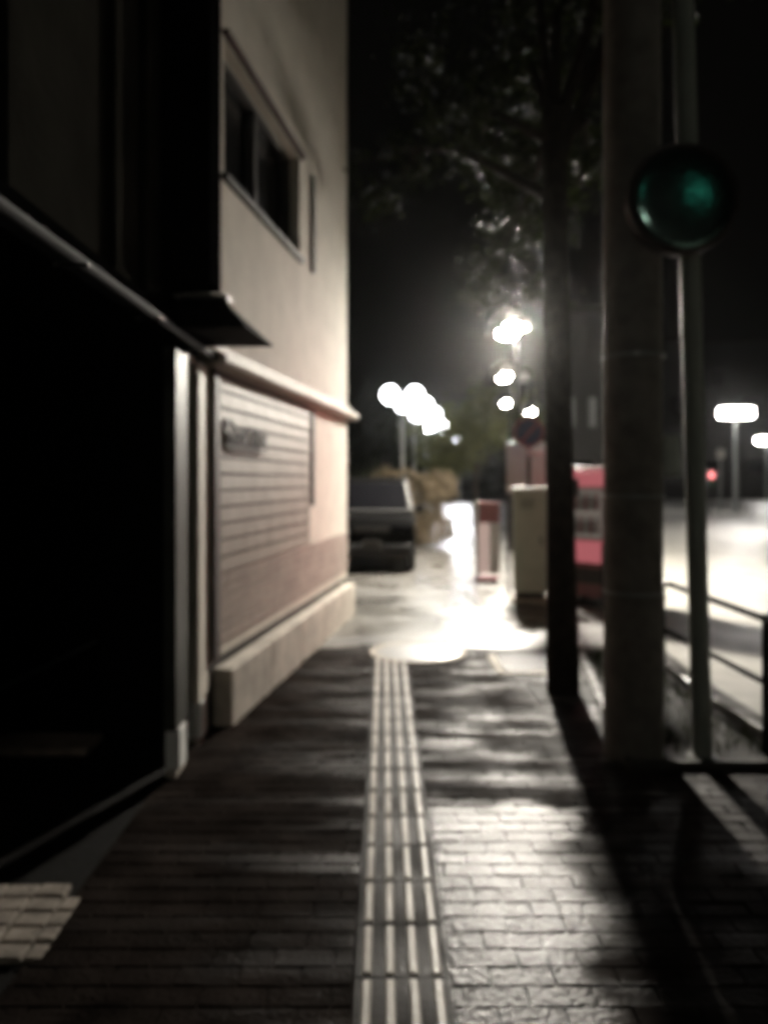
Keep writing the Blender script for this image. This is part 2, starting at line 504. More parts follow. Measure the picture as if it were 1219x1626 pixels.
# window and slit windows
def window(x0, x1, z0, z1, f, mull):
    fr = MB()
    fr.box(x0, x1, 0.09, 0.15, z0, z0 + f); fr.box(x0, x1, 0.09, 0.15, z1 - f, z1)
    fr.box(x0, x0 + f, 0.09, 0.15, z0 + f, z1 - f); fr.box(x1 - f, x1, 0.09, 0.15, z0 + f, z1 - f)
    for q in mull: fr.box(q - f / 2, q + f / 2, 0.095, 0.145, z0 + f, z1 - f)
    fo = fr.build('window_frame' if f > .02 else 'slit_window', M['trim'], lit)
    MB().box(x0 + f, x1 - f, 0.155, 0.175, z0 + f, z1 - f).build('pane', M['glass'], fo)
window(0.30, 2.27, 3.62, 4.52, 0.045, (1.28,))
MB().box(2.70, 2.77, -0.03, -0.001, 3.60, 4.54).build('dark_strip', M['trim'], lit)
MB().box(2.66, 2.73, -0.03, -0.001, 1.36, 2.28).build('dark_strip', M['trim'], lit)
MB().box(0.26, 2.31, -0.04, 0.09, 3.575, 3.617).build('window_sill', M['trim'], lit, bevel=0.004)
MB().box(0.26, 2.31, -0.05, 0.0, 4.525, 4.56).build('window_head', mat('rusty head flashing', (0.05, 0.02, 0.018), 0.6), lit, bevel=0.004)
# dark lettering fixed to the siding (unreadable strokes in the photograph)
st = MB()
def stroke(x0, z0, x1, z1, wd=0.012):
    d = Vector((x1 - x0, z1 - z0)); L = d.length; d.normalize(); n = Vector((-d.y, d.x)) * wd / 2
    p = [(x0 + n.x, z0 + n.y), (x1 + n.x, z1 + n.y), (x1 - n.x, z1 - n.y), (x0 - n.x, z0 - n.y)]
    vs = [(a, y, b) for y in (-0.040, -0.026) for a, b in p]
    st.add(vs, [(0, 1, 2, 3), (7, 6, 5, 4), (0, 4, 5, 1), (1, 5, 6, 2), (2, 6, 7, 3), (3, 7, 4, 0)])
def glyph(x, z, wdt, h, strokes):
    for a, b, c_, d_ in strokes: stroke(x + a * wdt, z + b * h, x + c_ * wdt, z + d_ * h, 0.017)
glyph(0.22, 1.83, 0.16, 0.165, [(0, 1, 1, 1), (0, .55, 1, .55), (.5, .55, .5, 0), (.1, 0, .95, 0), (.1, 1, .1, .6), (.95, 1, .9, .5), (.7, .5, .9, .1)])
gx = 0.43
for k, sk in enumerate([[(0, 0, 0, 1), (0, 1, 1, .5), (0, .5, 1, 0)], [(0, 0, 0, 1), (1, 0, 1, 1), (0, 1, 1, 0)], [(0, 0, 0, 1), (0, 1, 1, 1), (0, .5, .8, .5), (0, 0, 1, 0)],
                        [(0, 0, .5, 1), (.5, 1, 1, 0), (.2, .4, .8, .4)], [(0, 0, 0, 1), (0, 1, 1, .8), (1, .8, 1, .1), (1, .1, 0, 0)], [(0, 1, 0, 0), (1, 1, 1, 0), (0, .5, 1, .5)]]):
    glyph(gx, 1.835, 0.085, 0.115, sk); gx += 0.122
stroke(0.36, 1.812, 1.12, 1.812, 0.016)
stroke(0.72, 1.975, 1.13, 1.975, 0.009)
st.build('sign_lettering', M['trim'], lit)
# ================================================================= NEAR HOUSE (dark, porch with eave along the footway)
nh = thing('dark_house', 'dark house with an open porch, black upper wall and a thin gutter along its eave', 'house', (-1.1, 4.9, 0), 0)
def nb(name, x0, x1, y0, y1, z0, z1, m, bevel=0.0, parent=None):
    """world coordinates in, local to nh"""
    return MB().box(x0 + 1.1, x1 + 1.1, y0 - 4.9, y1 - 4.9, z0, z1).build(name, m, parent or nh, bevel=bevel)
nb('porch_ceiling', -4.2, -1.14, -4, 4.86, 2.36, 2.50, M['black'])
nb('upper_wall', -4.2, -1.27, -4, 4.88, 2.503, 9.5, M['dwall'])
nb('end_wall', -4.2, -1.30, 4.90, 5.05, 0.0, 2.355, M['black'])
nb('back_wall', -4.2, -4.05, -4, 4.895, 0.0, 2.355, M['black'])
nb('corner_pier', -1.30, -0.99, 4.50, 4.80, 2.74, 9.4, M['black'], 0.01)
nb('wall_batten', -1.268, -1.23, 3.62, 3.72, 2.51, 9.0, M['dwall'], 0.004)
nb('wall_batten', -1.268, -1.225, 4.10, 4.16, 2.51, 9.0, M['dwall'], 0.004)
nb('wall_batten', -1.268, -1.24, 2.6, 2.64, 2.51, 9.0, M['dwall'], 0.004)
# gutter: half round, running to the corner, swan neck into the downpipes
g = MB()
for i in range(9):
    pass
sec = [(0.022 * math.cos(R(180 + 20 * i)), 0.022 * math.sin(R(180 + 20 * i))) for i in range(10)]
vs = []
for y in (-8.9, 0.02):
    vs += [(0.035 + a, y, 2.375 + b) for a, b in sec]
g.add(vs, [(i, i + 1, i + 11, i + 10) for i in range(9)])
go = g.build('gutter', M['rtile'], nh, smooth=True)
md = go.modifiers.new('s', 'SOLIDIFY'); md.thickness = 0.004
for k in range(9):
    yy = -0.4 - k * 0.9
    MB().box(-0.03, 0.09, yy - .01, yy + .01, 2.335, 2.345).build('gutter_bracket', M['dsteel'], nh)
def porch_post(y0, y1, m):
    p = nb('porch_post', -1.165, -1.10, y0, y1, 0.27, 2.31, m, 0.006)
    nb('post_shoe', -1.172, -1.093, y0 + .05, y1 - .05, 0.05, 0.267, M['foot'], 0.006, parent=None).parent = p
    nb('post_foot', -1.16, -1.105, y0 + .02, y1 - .02, 0.0, 0.048, M['plinth'], 0.004, parent=None).parent = p
porch_post(4.17, 4.42, mat('olive post', (0.045, 0.047, 0.04), 0.5, spec=0.2))
porch_post(4.69, 4.94, M['cornice'])
MB().tube([(-0.03, -0.48, 2.24), (-0.03, -0.44, 2.30), (-0.03, -0.34, 2.325), (-0.03, -0.24, 2.30), (-0.03, -0.21, 2.24)], 0.016, 8).build('post_arch', M['cornice'], nh, smooth=True)
# small pent roof at the corner
r_ = MB()
r_.hexa([(-0.15, -0.62, 2.43), (0.36, -0.62, 2.43), (0.42, 0.0, 2.43), (-0.15, 0.0, 2.43)],
        [(-0.12, -0.15, 2.70), (0.14, -0.15, 2.69), (0.14, -0.03, 2.69), (-0.12, -0.03, 2.70)])
ro = r_.build('pent_roof', M['rtile'], nh, bevel=0.006)
seams = MB()
for i in range(7):
    f = i / 6
    seams.tube([(-0.13 + f * 0.46, -0.618, 2.437), (-0.11 + f * 0.24, -0.155, 2.702)], 0.008, 6)
seams.build('roof_seam', M['rtile'], ro)
MB().box(-0.16, 0.16, -0.17, -0.02, 2.702, 2.722).build('roof_flashing', M['pipe'], ro, bevel=0.004)
# low pale rail inside the porch
tag(MB().tube([(-2.35, 4.4, 0.34), (-2.1, 4.62, 0.45), (-1.75, 4.82, 0.62)], 0.012, 8).build('handrail', M['dsteel'], None, smooth=True),
    'thin faint sloping handrail low inside the dark porch', 'handrail')

# setts at the porch threshold, paler as if lit, light strip behind
mb = MB()
for rr in range(5):
    yy = 2.60 + rr * 0.098
    for cc in range(6):
        xx = -1.80 + cc * 0.122 - rr * 0.004
        if rr == 4 and cc == 5: continue
        w_ = 0.06 if cc == 5 else 0.112
        mb.box(xx + random.uniform(-.003, .003), xx + w_, yy, yy + 0.086 + random.uniform(-.004, .003), 0.0, 0.026 + random.uniform(-.003, .003))
tag(mb.build('stone_setts', M['sett'], bevel=0.006), kind='structure')
sheet('porch_floor', [(-4.0, -4), (-1.19, -4), (-1.19, 4.85), (-4.0, 4.85)], 0.002, M['ground'])
tag(MB().box(-3.3, -1.72, 4.55, 4.85, 0.004, 0.05).build('porch_light_strip', mat('brown light strip', (0.22, 0.17, 0.14), 0.7, var=0.4, scale=9), bevel=0.01), kind='structure')  # paler strip stands in for light leaking into the porch

# ================================================================= TACTILE STRIP, COVERS
tp = thing('tactile_strip', 'strip of guide blocks with four raised bars running down the middle of the footway', 'tactile paving', (0.057, 0.7, 0.0))
bl, bars = MB(), MB()
y = 0.0
while y < 6.25:
    bl.box(-0.149, 0.149, y + .003, y + .297, 0.007, 0.0225)
    for k in range(4):
        cx = -0.1125 + 0.075 * k
        y0, y1 = y + 0.012, y + 0.288
        if y0 > 6.3: continue
        bars.hexa([(cx - .015, y0, .0228), (cx + .015, y0, .0228), (cx + .015, y1, .0228), (cx - .015, y1, .0228)],
                  [(cx - .009, y0 + .006, .0295), (cx + .009, y0 + .006, .0295), (cx + .009, y1 - .006, .0295), (cx - .009, y1 - .006, .0295)])
    y += 0.3
bl.build('guide_blocks', M['tblock_shaded'], tp)
bars.build('raised_bars', M['tact_lit'], tp)

mh = thing('manhole_cover', 'round iron manhole cover shining wet at the end of the guide strip', 'manhole cover', (0.31, 7.24, 0.0))
MB().lathe([(0.44, 0.006), (0.44, 0.030), (0.385, 0.032), (0.385, 0.02)], 40).build('ring', M['plinth'], mh)
cv = MB().lathe([(0.38, 0.008), (0.38, 0.029), (0.37, 0.031), (0.0001, 0.031)], 40).build('lid', M['cover'], mh)
MB().lathe([(0.06, 0.0315), (0.06, 0.034), (0.04, 0.034), (0.001, 0.034)], 16, (0.19, -0.06, 0)).build('key_hole', M['trim'], cv)
dg = thing('drain_grate', 'dark drain grate with a pale concrete rim beside the tree', 'drain grate', (1.22, 6.78, 0.0))
fr = MB(); fr.box(-0.29, 0.29, -0.37, -0.30, 0.006, 0.03); fr.box(-0.29, -0.22, -0.30, 0.33, 0.006, 0.03)
fr.build('rim', M['plinth'], dg, bevel=0.005)
gb = MB()
for i in range(14): gb.box(-0.21, 0.29, -0.29 + i * 0.045, -0.265 + i * 0.045, 0.008, 0.024)
gb.build('grate_bars', M['trim'], dg)

# ================================================================= POLES
up = thing('utility_pole', 'thick round concrete utility pole standing in the dark bed', 'utility pole', (1.44, 4.55, 0.0))
MB().tube([(0, 0, 0), (-0.01, 0, 4), (-0.03, 0, 9.5)], [0.168, 0.158, 0.14], 28).build('shaft', M['concrete_pole'], up, smooth=True)
cd = MB().tube([(0.165, 0.02, 0.05), (0.158, 0.02, 2.35)], 0.016, 10).build('conduit', M['steel'], up, smooth=True)
for zz in (0.95, 1.5, 2.3):
    MB().tube([(0, 0, zz), (0, 0, zz + 0.02)], 0.173, 24).build('steel_band', M['steel'], up, smooth=True)
jb = MB().box(0.155, 0.25, -0.05, 0.06, 1.62, 1.86).build('junction_box', M['board'], up, bevel=0.008)
MB().tube([(0, 0, 7.2), (0, -0.01, 7.25)], 0.16, 24).build('steel_band', M['steel'], up, smooth=True)

mp = thing('traffic_mirror', 'round convex traffic mirror with teal glints on a thin grey pole', 'traffic mirror', (1.80, 4.46, 0.0))
MB().tube([(0, 0, 0.0), (-0.06, 0, 2.4), (-0.115, 0, 4.6)], 0.055, 16).build('pole', M['mpole'], mp, smooth=True)
MB().lathe([(0.085, 0.03), (0.085, 0.045), (0.05, 0.05), (0.045, 0.12), (0.04, 0.12)], 16).build('pole_base', M['steel'], mp, smooth=True)
hx, hz = -0.17, 3.14
MB().lathe([(0.29, -0.09), (0.305, -0.02), (0.305, 0.02), (0.285, 0.03), (0.275, 0.015)], 40, (hx, -0.14, hz), 'y').build('mirror_housing', M['orange'], mp, smooth=True)
prof = [(0.272 * math.cos(R(a)), 0.02 + 0.034 * math.sin(R(a))) for a in range(0, 90, 8)] + [(0.0005, 0.054)]
MB().lathe(prof, 48, (hx, -0.14, hz), 'y').build('mirror_face', M['mirror'], mp, smooth=True)
MB().box(hx - 0.05, hx + 0.05, -0.07, 0.03, hz - 0.06, hz + 0.06).build('bracket', M['steel'], mp, bevel=0.004)

# ================================================================= FENCE
fe = thing('pedestrian_fence', 'low dark tubular pedestrian fence along the kerb with two rails', 'fence', (2.2, 2.84, 0.0))
def fp(x, y, z): return (x - 2.2, y - 2.84, z)
posts = [(2.2, 2.84), (2.2, 4.54), (2.2, 6.24), (2.42, 7.9), (2.67, 9.6)]
for (x, y) in posts:
    MB().tube([fp(x, y, 0.0), fp(x, y, 0.83)], 0.024, 12).build('post', M['rail'], fe, smooth=True)
MB().tube([fp(x, y, 0.80) for x, y in posts], 0.022, 10).build('top_rail', M['rail'], fe, smooth=True)
MB().tube([fp(x, y, 0.43) for x, y in posts], 0.018, 10).build('middle_rail', M['rail'], fe, smooth=True)
MB().tube([fp(2.2, 6.1, 0.80), fp(2.2, 6.3, 0.80)], 0.027, 12).build('reflective_band', M['white'], fe, smooth=True)

# ================================================================= STREET LAMPS
def lamp(label, loc, em, rz=0.0, group='lamps along the bending footway', H=4.1, scale=1.0, rim=0.16):
    t = thing('street_lamp', label, 'street lamp', loc, rz, group)
    MB().tube([(0.16, 0, 0), (0.16, 0, H + 0.05)], [0.055, 0.038], 12).build('pole', M['black'], t, smooth=True)
    MB().tube([(0.16, 0, H + 0.0), (0.12, 0, H + 0.17), (0.0, 0, H + 0.20)], 0.022, 8).build('arm', M['dsteel'], t, smooth=True)
    s = scale
    hd_ = MB().lathe([(0.05 * s, H + 0.17 * s), (0.17 * s, H + 0.11 * s), (0.29 * s, H - 0.02 * s), (0.29 * s, H - rim * s)], 24)
    hd_.f = hd_.f[:-1]
    ho = hd_.build('hood', M['dsteel'], t, smooth=True)
    MB().lathe([(0.06 * s, H + 0.13 * s), (0.16 * s, H + 0.095 * s), (0.282 * s, H - 0.03 * s), (0.277 * s, H - 0.03 * s), (0.155 * s, H + 0.085 * s), (0.05 * s, H + 0.12 * s)], 24).build('reflector', M['white'], ho, smooth=True)
    sh = MB(); az = [R(a) for a in range(194, 296, 6)]
    sh.v = [(0.292 * s * math.sin(-q + R(180)) * -1 if False else 0.292 * s * math.cos(q), 0.292 * s * math.sin(q), z) for z in (H - 0.02 * s, H - 0.243 * s) for q in [R(90) - (a - R(0)) for a in az]]
    k_ = len(az); sh.f = [(i, i + 1, i + 1 + k_, i + k_) for i in range(k_ - 1)]
    so = sh.build('added_light_shield', M['dsteel'], ho, smooth=True); so.modifiers.new('s', 'SOLIDIFY').thickness = 0.004  # added plate, shaped to keep lamp light off the upper wall
    MB().lathe([(0.08 * s, H + 0.06 * s), (0.13 * s, H - 0.01 * s), (0.155 * s, H - 0.12 * s), (0.145 * s, H - 0.21 * s), (0.10 * s, H - 0.265 * s), (0.01 * s, H - 0.275 * s)], 16).build('glowing_bulb', em, t, smooth=True)
    return t
G1 = 'hooded street lamps on the right of the footway'
lamp('nearest and highest lit hooded street lamp beyond the tree trunk', (2.12, 13.5, 0), E['near'], group=G1, scale=1.25, rim=0.15, H=4.39)
lamp('second hooded street lamp, just below the nearest one in the row', (2.67, 17.6, 0), E['mid'], group=G1)
lamp('third hooded street lamp, lowest pair of glows beside the lit tree, left one', (3.62, 23.4, 0), E['mid'], group=G1)
lamp('fourth hooded street lamp, lowest pair of glows beside the lit tree, right one', (4.9, 26.5, 0), E['mid'], group=G1)
lamp('fifth hooded street lamp, small dim glow under the nearest lamp, right of its pole', (3.25, 18.4, 0), E['win'], group=G1, scale=0.8)
pt = thing('pole_lamp', 'hooded lamp on a bracket high on the utility pole above the mirror', 'lamp', (1.75, 4.15, 6.3), R(40))
MB().tube([(-0.42, 0.12, 0.25), (-0.1, 0.02, 0.30), (0, 0, 0.18)], 0.02, 8).build('bracket', M['steel'], pt, smooth=True)
hd_ = MB().lathe([(0.04, 0.17), (0.10, 0.12), (0.17, 0.0), (0.17, -0.06)], 20); hd_.f = hd_.f[:-1]
hd_.build('hood', M['dsteel'], pt, smooth=True)
MB().lathe([(0.05, 0.08), (0.09, 0.02), (0.09, -0.04), (0.05, -0.10), (0.01, -0.12)], 14).build('glowing_bulb', E['polel'], pt, smooth=True)
rw = thing('helper_lamp', 'small red helper lamp on a short post behind the tree trunk, added unseen to tint the house wall', 'helper lamp', (1.83, 8.0, 0.02), R(-84))  # added red source, hidden by the trunk, gives the wall its red tint
MB().tube([(0, 0.05, 0), (0, 0.05, 1.5)], 0.025, 10).build('post', M['dsteel'], rw, smooth=True)
MB().box(-0.09, 0.09, 0.0, 0.12, 1.42, 1.6).build('housing', M['dsteel'], rw, bevel=0.01)
MB().box(-0.10, 0.10, -0.12, -0.001, 1.585, 1.60).box(-0.10, 0.10, -0.12, -0.001, 1.42, 1.435).box(-0.10, -0.09, -0.12, -0.001, 1.4355, 1.5845).box(0.09, 0.10, -0.12, -0.001, 1.4355, 1.5845).build('visor', M['dsteel'], rw)
MB().box(-0.07, 0.07, -0.01, -0.001, 1.45, 1.57).build('red_lens', E['redw'], rw, bevel=0.004)
# the row continues behind the photographer
lamp('hooded street lamp behind the photographer, lighting the near footway', (-0.4, -7.5, 0), E['back'], group=G1)

def globe(label, loc, em):
    t = thing('globe_lamp', label, 'street lamp', loc, R(10), 'double globe lamps in a row at the far left of the street')
    H = 4.35
    MB().tube([(0, 0, 0), (0, 0, H - 0.1)], [0.07, 0.045], 10).build('pole', M['steel'], t, smooth=True)
    MB().tube([(-0.42, 0, H - 0.2), (-0.2, 0, H - 0.28), (0.2, 0, H - 0.28), (0.42, 0, H - 0.2)], 0.025, 8).build('cross_arm', M['steel'], t, smooth=True)
    for sx in (-1, 1):
        p = [(max(0.001, 0.30 * math.sin(R(a))), H + 0.12 - 0.30 * math.cos(R(a))) for a in (0, 30, 60, 90, 120, 150, 180)]
        MB().lathe(p, 12, (0.42 * sx, 0, 0)).build('globe', em, t, smooth=True)
    return t
names = ['nearest and largest', 'second', 'third', 'fourth', 'fifth', 'farthest and smallest']
for i, zz in enumerate((26.5, 30.0, 34.5, 41.0, 51.0, 62.0)):
    globe('%s double globe lamp of the white row receding to the right' % names[i], (-3.35 + 0.15 * zz, zz, 0), E['far'] if i < 3 else E['far2'])

def roadlamp(label, loc, em, light_baffle=0.0):
    t = thing('road_lamp', label, 'street lamp', loc, 0, 'flat lamps across the road')
    MB().tube([(0, 0, 0), (0, 0, 4.95)], [0.12, 0.09], 10).build('pole', M['steel'], t, smooth=True)
    MB().box(-0.82, 0.82, -0.3, 0.3, 5.17, 5.3).build('hood', M['steel'], t, bevel=0.02)
    if light_baffle:  # added, out of view; keeps this lamp's light off the walls
        MB().box(-0.85, 0.85, -0.33, -0.30, 5.16 - light_baffle, 5.3).box(-0.85, 0.85, 0.30, 0.33, 5.16 - light_baffle, 5.3).box(-0.85, -0.82, -0.2995, 0.2995, 5.16 - light_baffle, 5.3).box(0.82, 0.85, -0.2995, 0.2995, 5.16 - light_baffle, 5.3).build('light_baffle', M['dsteel'], t)
    MB().box(-0.78, 0.78, -0.28, 0.28, 4.72, 5.16).build('glowing_panel', em, t, bevel=0.05)
roadlamp('wide white lamp on a pale pole across the road, left of the two', (17.4, 39, 0), E['road'])
roadlamp('wide white lamp across the road at the right edge, lower of the two', (32.0, 66.0, 0), E['road'])
roadlamp('wide white lamp over the near road, outside the right edge', (15.0, 22.0, 0), E['roadx'], light_baffle=0.62)

# added wall with glowing teal panels, unseen, placed for the mirror's teal glints
bb = thing('glint_wall', 'unseen dark wall behind the photographer with two teal panels added for the mirror glints', 'building', (4, -9.5, 0), 0)
MB().box(-7, 9, -5, 0, 0, 11).build('wall', M['farw'], bb)
MB().box(3.6, 5.6, 0.003, 0.2, 8.1, 9.5).build('glint_panel', E['green'], bb, bevel=0.03)
MB().box(-4.4, -3.4, 0.003, 0.2, 8.8, 10.0).build('glint_panel', E['green'], bb, bevel=0.03)

# ================================================================= STREET FURNITURE
cb = thing('utility_cabinet', 'grey green utility cabinet on a low base beside the footway', 'cabinet', (1.90, 10.3, 0.0), -BEND)
MB().box(-0.21, 0.21, -0.2, 0.2, 0.16, 1.48).build('body', M['grey_green'], cb, bevel=0.012)
MB().box(-0.23, 0.23, -0.22, 0.22, 1.483, 1.51).build('lid', M['grey_green'], cb, bevel=0.006)
MB().box(-0.24, 0.24, -0.23, 0.23, 0.018, 0.08).build('base', M['plinth'], cb, bevel=0.01)
MB().box(-0.19, 0.19, -0.18, 0.18, 0.08, 0.158).build('kick_recess', M['trim'], cb)
dr = MB().box(-0.185, 0.185, -0.208, -0.202, 0.22, 1.42).build('door', M['grey_green'], cb, bevel=0.003)
MB().box(0.13, 0.15, -0.222, -0.209, 0.78, 0.9).build('handle', M['dsteel'], dr)
vt = MB()
for i in range(5): vt.box(-0.12, 0.06, -0.214, -0.209, 1.25 + i * 0.025, 1.258 + i * 0.025)
vt.build('vent_slots', M['trim'], dr)

nbd = thing('notice_board', 'pale grey board on two posts behind the utility cabinet', 'notice board', (1.99, 11.1, 0.0), -BEND)
MB().box(-0.27, 0.27, -0.015, 0.015, 1.42, 2.14).build('panel', M['board'], nbd, bevel=0.004)
for sx in (-0.24, 0.24):
    MB().tube([(sx, 0.03, 0), (sx, 0.03, 2.12)], 0.02, 10).build('post', M['dsteel'], nbd, smooth=True)

ns = thing('round_sign', 'round dark blue no parking sign with a red rim and slash on a thin pole', 'road sign', (1.95, 10.62, 0.0), -BEND)
MB().tube([(0, 0.03, 0), (0, 0.03, 2.5)], 0.032, 12).build('pole', M['dsteel'], ns, smooth=True)
MB().lathe([(0.205, -0.012), (0.205, 0.004), (0.0005, 0.004)], 36, (0, -0.012, 2.25), 'y').build('disc', M['navy'], ns)
rg = MB()
for k in range(36):
    a, b = R(k * 10), R(k * 10 + 10)
    p = [(r0 * math.cos(t), r0 * math.sin(t)) for r0, t in ((0.172, a), (0.205, a), (0.205, b), (0.172, b))]
    rg.add([(x, y, z + 2.25) for y in (-0.020, -0.0165) for x, z in p], [(0, 1, 2, 3), (7, 6, 5, 4), (0, 4, 5, 1), (2, 6, 7, 3)])
rg.hexa([(-0.135, -0.0205, 2.11), (-0.11, -0.0205, 2.11 + -0.025), (0.135, -0.0205, 2.365), (0.11, -0.0205, 2.39)],
        [(-0.135, -0.0165, 2.11), (-0.11, -0.0165, 2.085), (0.135, -0.0165, 2.365), (0.11, -0.0165, 2.39)])
rg.build('red_ring', M['red'], ns)
MB().box(-0.02, 0.2, -0.024, -0.014, 1.93, 2.02).build('lower_plate', M['pink'], ns, bevel=0.003)

# vending machine, seen in the slit between trunk and pole
vm = thing('vending_machine', 'red vending machine glowing between the tree trunk and the utility pole', 'vending machine', (2.90, 10.25, 0.0), R(-48))
MB().box(-0.5, 0.5, -0.33, 0.35, 0.10, 1.78).build('cabinet', M['vred'], vm, bevel=0.02)
MB().box(-0.44, 0.44, -0.36, -0.335, 1.52, 1.74).build('lit_header', E['redl'], vm, bevel=0.005)
dw = MB().box(-0.44, 0.14, -0.35, -0.335, 0.86, 1.49).build('display_window', E['shop'], vm, bevel=0.004)
for r0 in range(2):
    for k in range(7):
        MB().lathe([(0.028, 0.92 + r0 * 0.3), (0.03, 1.05 + r0 * 0.3), (0.014, 1.12 + r0 * 0.3), (0.014, 1.15 + r0 * 0.3)], 8,
                   (-0.39 + k * 0.08, -0.385, 0)).build('drink_bottle', M['vred'] if (k + r0) % 2 else M['steel'], dw, smooth=True)
MB().box(0.18, 0.44, -0.352, -0.335, 0.86, 1.49).build('coin_panel', E['redl'], vm, bevel=0.004)
MB().box(-0.44, 0.44, -0.35, -0.335, 0.55, 0.83).build('lower_panel', E['redl'], vm, bevel=0.004)
MB().box(-0.25, 0.25, -0.345, -0.335, 0.28, 0.48).build('pickup_flap', M['trim'], vm, bevel=0.004)
for sx in (-0.4, 0.4):
    MB().box(sx - 0.05, sx + 0.05, -0.3, 0.3, 0.018, 0.098).build('foot', M['dsteel'], vm)

sb = thing('standing_sign', 'red and cream standing sign board with a red foot on the wet footway', 'sign board', (1.70, 12.55, 0.0), -BEND)
MB().box(-0.25, -0.20, -0.05, 0.05, 0.06, 1.26).build('side_post', M['board'], sb, bevel=0.005)
MB().box(-0.195, -0.02, -0.04, 0.04, 0.12, 0.92).build('pink_panel', E['pinkl'], sb, bevel=0.005)
MB().box(-0.195, 0.14, -0.045, 0.045, 0.925, 1.26).build('red_panel', mat('board red', (0.14, 0.045, 0.045), 0.6), sb, bevel=0.005)
MB().box(-0.015, 0.14, -0.035, 0.035, 0.12, 0.92).build('cream_panel', M['board'], sb, bevel=0.005)
MB().box(-0.26, 0.10, -0.16, 0.16, 0.018, 0.058).build('foot', M['red'], sb, bevel=0.01)

# ================================================================= CAR
car = thing('parked_car', 'small boxy black car parked facing the camera beyond the lit house', 'car', (-0.21, 13.3, 0.02), 0)
W2 = 0.74
prof = [(0.0, 0.28), (0.0, 0.80), (0.06, 0.92), (0.62, 1.02), (1.05, 1.55), (1.30, 1.64), (3.05, 1.64), (3.28, 1.05), (3.32, 0.3)]
def xs(z): return W2 if z < 1.03 else W2 - (z - 1.03) * 0.20
bd = MB(); n = len(prof)
bd.add([(-xs(z), y, z) for y, z in prof] + [(xs(z), y, z) for y, z in prof],
       [tuple(range(n)), tuple(range(n, 2 * n))[::-1]] + [(i, (i + 1) % n, (i + 1) % n + n, i + n) for i in range(n)])
bd.build('body', M['carp'], car, bevel=0.04)
wsx = MB()
def wpt(x, f, o=0.012):   # point on the windscreen plane
    y = 0.62 + f * 0.43; z = 1.02 + f * 0.53
    return (x * (xs(z) - 0.06), y - o, z + o)
wsx.add([wpt(-1, .08), wpt(1, .08), wpt(1, .94), wpt(-1, .94)], [(0, 1, 2, 3)])
wo = wsx.build('windscreen', M['glass'], car)
pl = MB()
for sx in (-1, 1):
    pl.tube([wpt(sx * 1.0, 0.0, .03), wpt(sx * 1.0, 1.0, .03)], 0.030, 8)
pl.tube([wpt(-1, 0.0, .03), wpt(1, 0.0, .03)], 0.016, 8)
pl.build('screen_surround', M['chrome'], car, smooth=True)  # pale tubes stand in for reflections around the windscreen
for sx in (-1, 1):
    MB().box(sx * 0.50 - 0.16, sx * 0.50 + 0.16, -0.03, 0.02, 0.66, 0.82).build('headlight', M['glass'], car, bevel=0.03)
    MB().box(sx * 0.84 - 0.08, sx * 0.84 + 0.08, 0.72, 0.82, 1.02, 1.15).build('wing_mirror', M['carp'], car, bevel=0.03)
    sd = MB(); o = 0.012
    sd.add([(sx * (xs(z) + o), y, z) for y, z in ((1.0, 1.10), (3.0, 1.10), (2.9, 1.54), (1.25, 1.54))], [(0, 1, 2, 3)])
    sd.build('side_window', M['glass'], car)
    for wy in (0.62, 2.75):
        wh = MB().lathe([(0.20, -0.09), (0.27, -0.09), (0.285, -0.06), (0.285, 0.06), (0.27, 0.09), (0.2, 0.09)], 20, (sx * 0.66, wy, 0.285), 'x').build('wheel', M['tyre'], car, smooth=True)
        MB().lathe([(0.19, -0.095), (0.12, -0.085), (0.03, -0.1)] if sx < 0 else [(0.03, 0.1), (0.12, 0.085), (0.19, 0.095)], 16, (sx * 0.66, wy, 0.285), 'x').build('rim', M['chrome'], wh, smooth=True)
MB().box(-0.3, 0.3, -0.02, 0.02, 0.69, 0.78).build('grille', M['trim'], car, bevel=0.005)
MB().box(-0.70, 0.70, -0.06, 0.05, 0.30, 0.50).build('bumper', mat('grey bumper', (0.022, 0.022, 0.022), 0.5, spec=0.2), car, bevel=0.03)
MB().box(-0.165, 0.165, -0.075, -0.062, 0.42, 0.58).build('number_plate', M['dsteel'], car, bevel=0.004)

# ================================================================= FAR BUILDINGS
def building(label, x0, x1, y0, y1, h, wins, m=None):
    t = thing('far_building', label, 'building', ((x0 + x1) / 2, y0, 0))
    cx = (x0 + x1) / 2
    MB().box(x0 - cx, x1 - cx, 0, y1 - y0, 0, h).build('wall', m or M['farw'], t)
    MB().box(x0 - cx - .1, x1 - cx + .1, -0.1, y1 - y0 + .1, h + .003, h + 0.25).build('parapet', M['dwall'], t)
    for (a, b, c_, d_, lit_) in wins:
        f = MB().box(a - cx, b - cx, -0.03, -0.003, c_, d_).build('window', M['trim'], t)
        MB().box(a - cx + .05, b - cx - .05, -0.04, -0.032, c_ + .05, d_ - .05).build('pane', E['win'] if lit_ else M['glass'], f)
building('dark building across the road with two dim tall windows behind the trunk', 6.6, 9.6, 30, 31.2, 8.0,
         [(6.95, 7.3, 3.6, 4.8, 1), (7.75, 8.1, 3.6, 4.8, 1), (8.7, 9.2, 3.6, 4.8, 0), (7.0, 8.0, 0.6, 2.4, 0)])
building('long low dark building behind the lamps at the far right', 24, 62, 74, 84, 6.5, [(26 + 4 * k, 28 + 4 * k, 2.2, 3.6, 0) for k in range(8)])
building('tall dull building far behind the wide lamps', 30, 68, 88, 100, 17, [(32 + 4 * k, 34 + 4 * k, 9 + 3 * (k % 2), 11 + 3 * (k % 2), 0) for k in range(8)])
hd = MB()
for i in range(30): hd.box(13.5 + i * 1.8, 15.25 + i * 1.8, 66.3, 66.9, 0.0, 1.45)
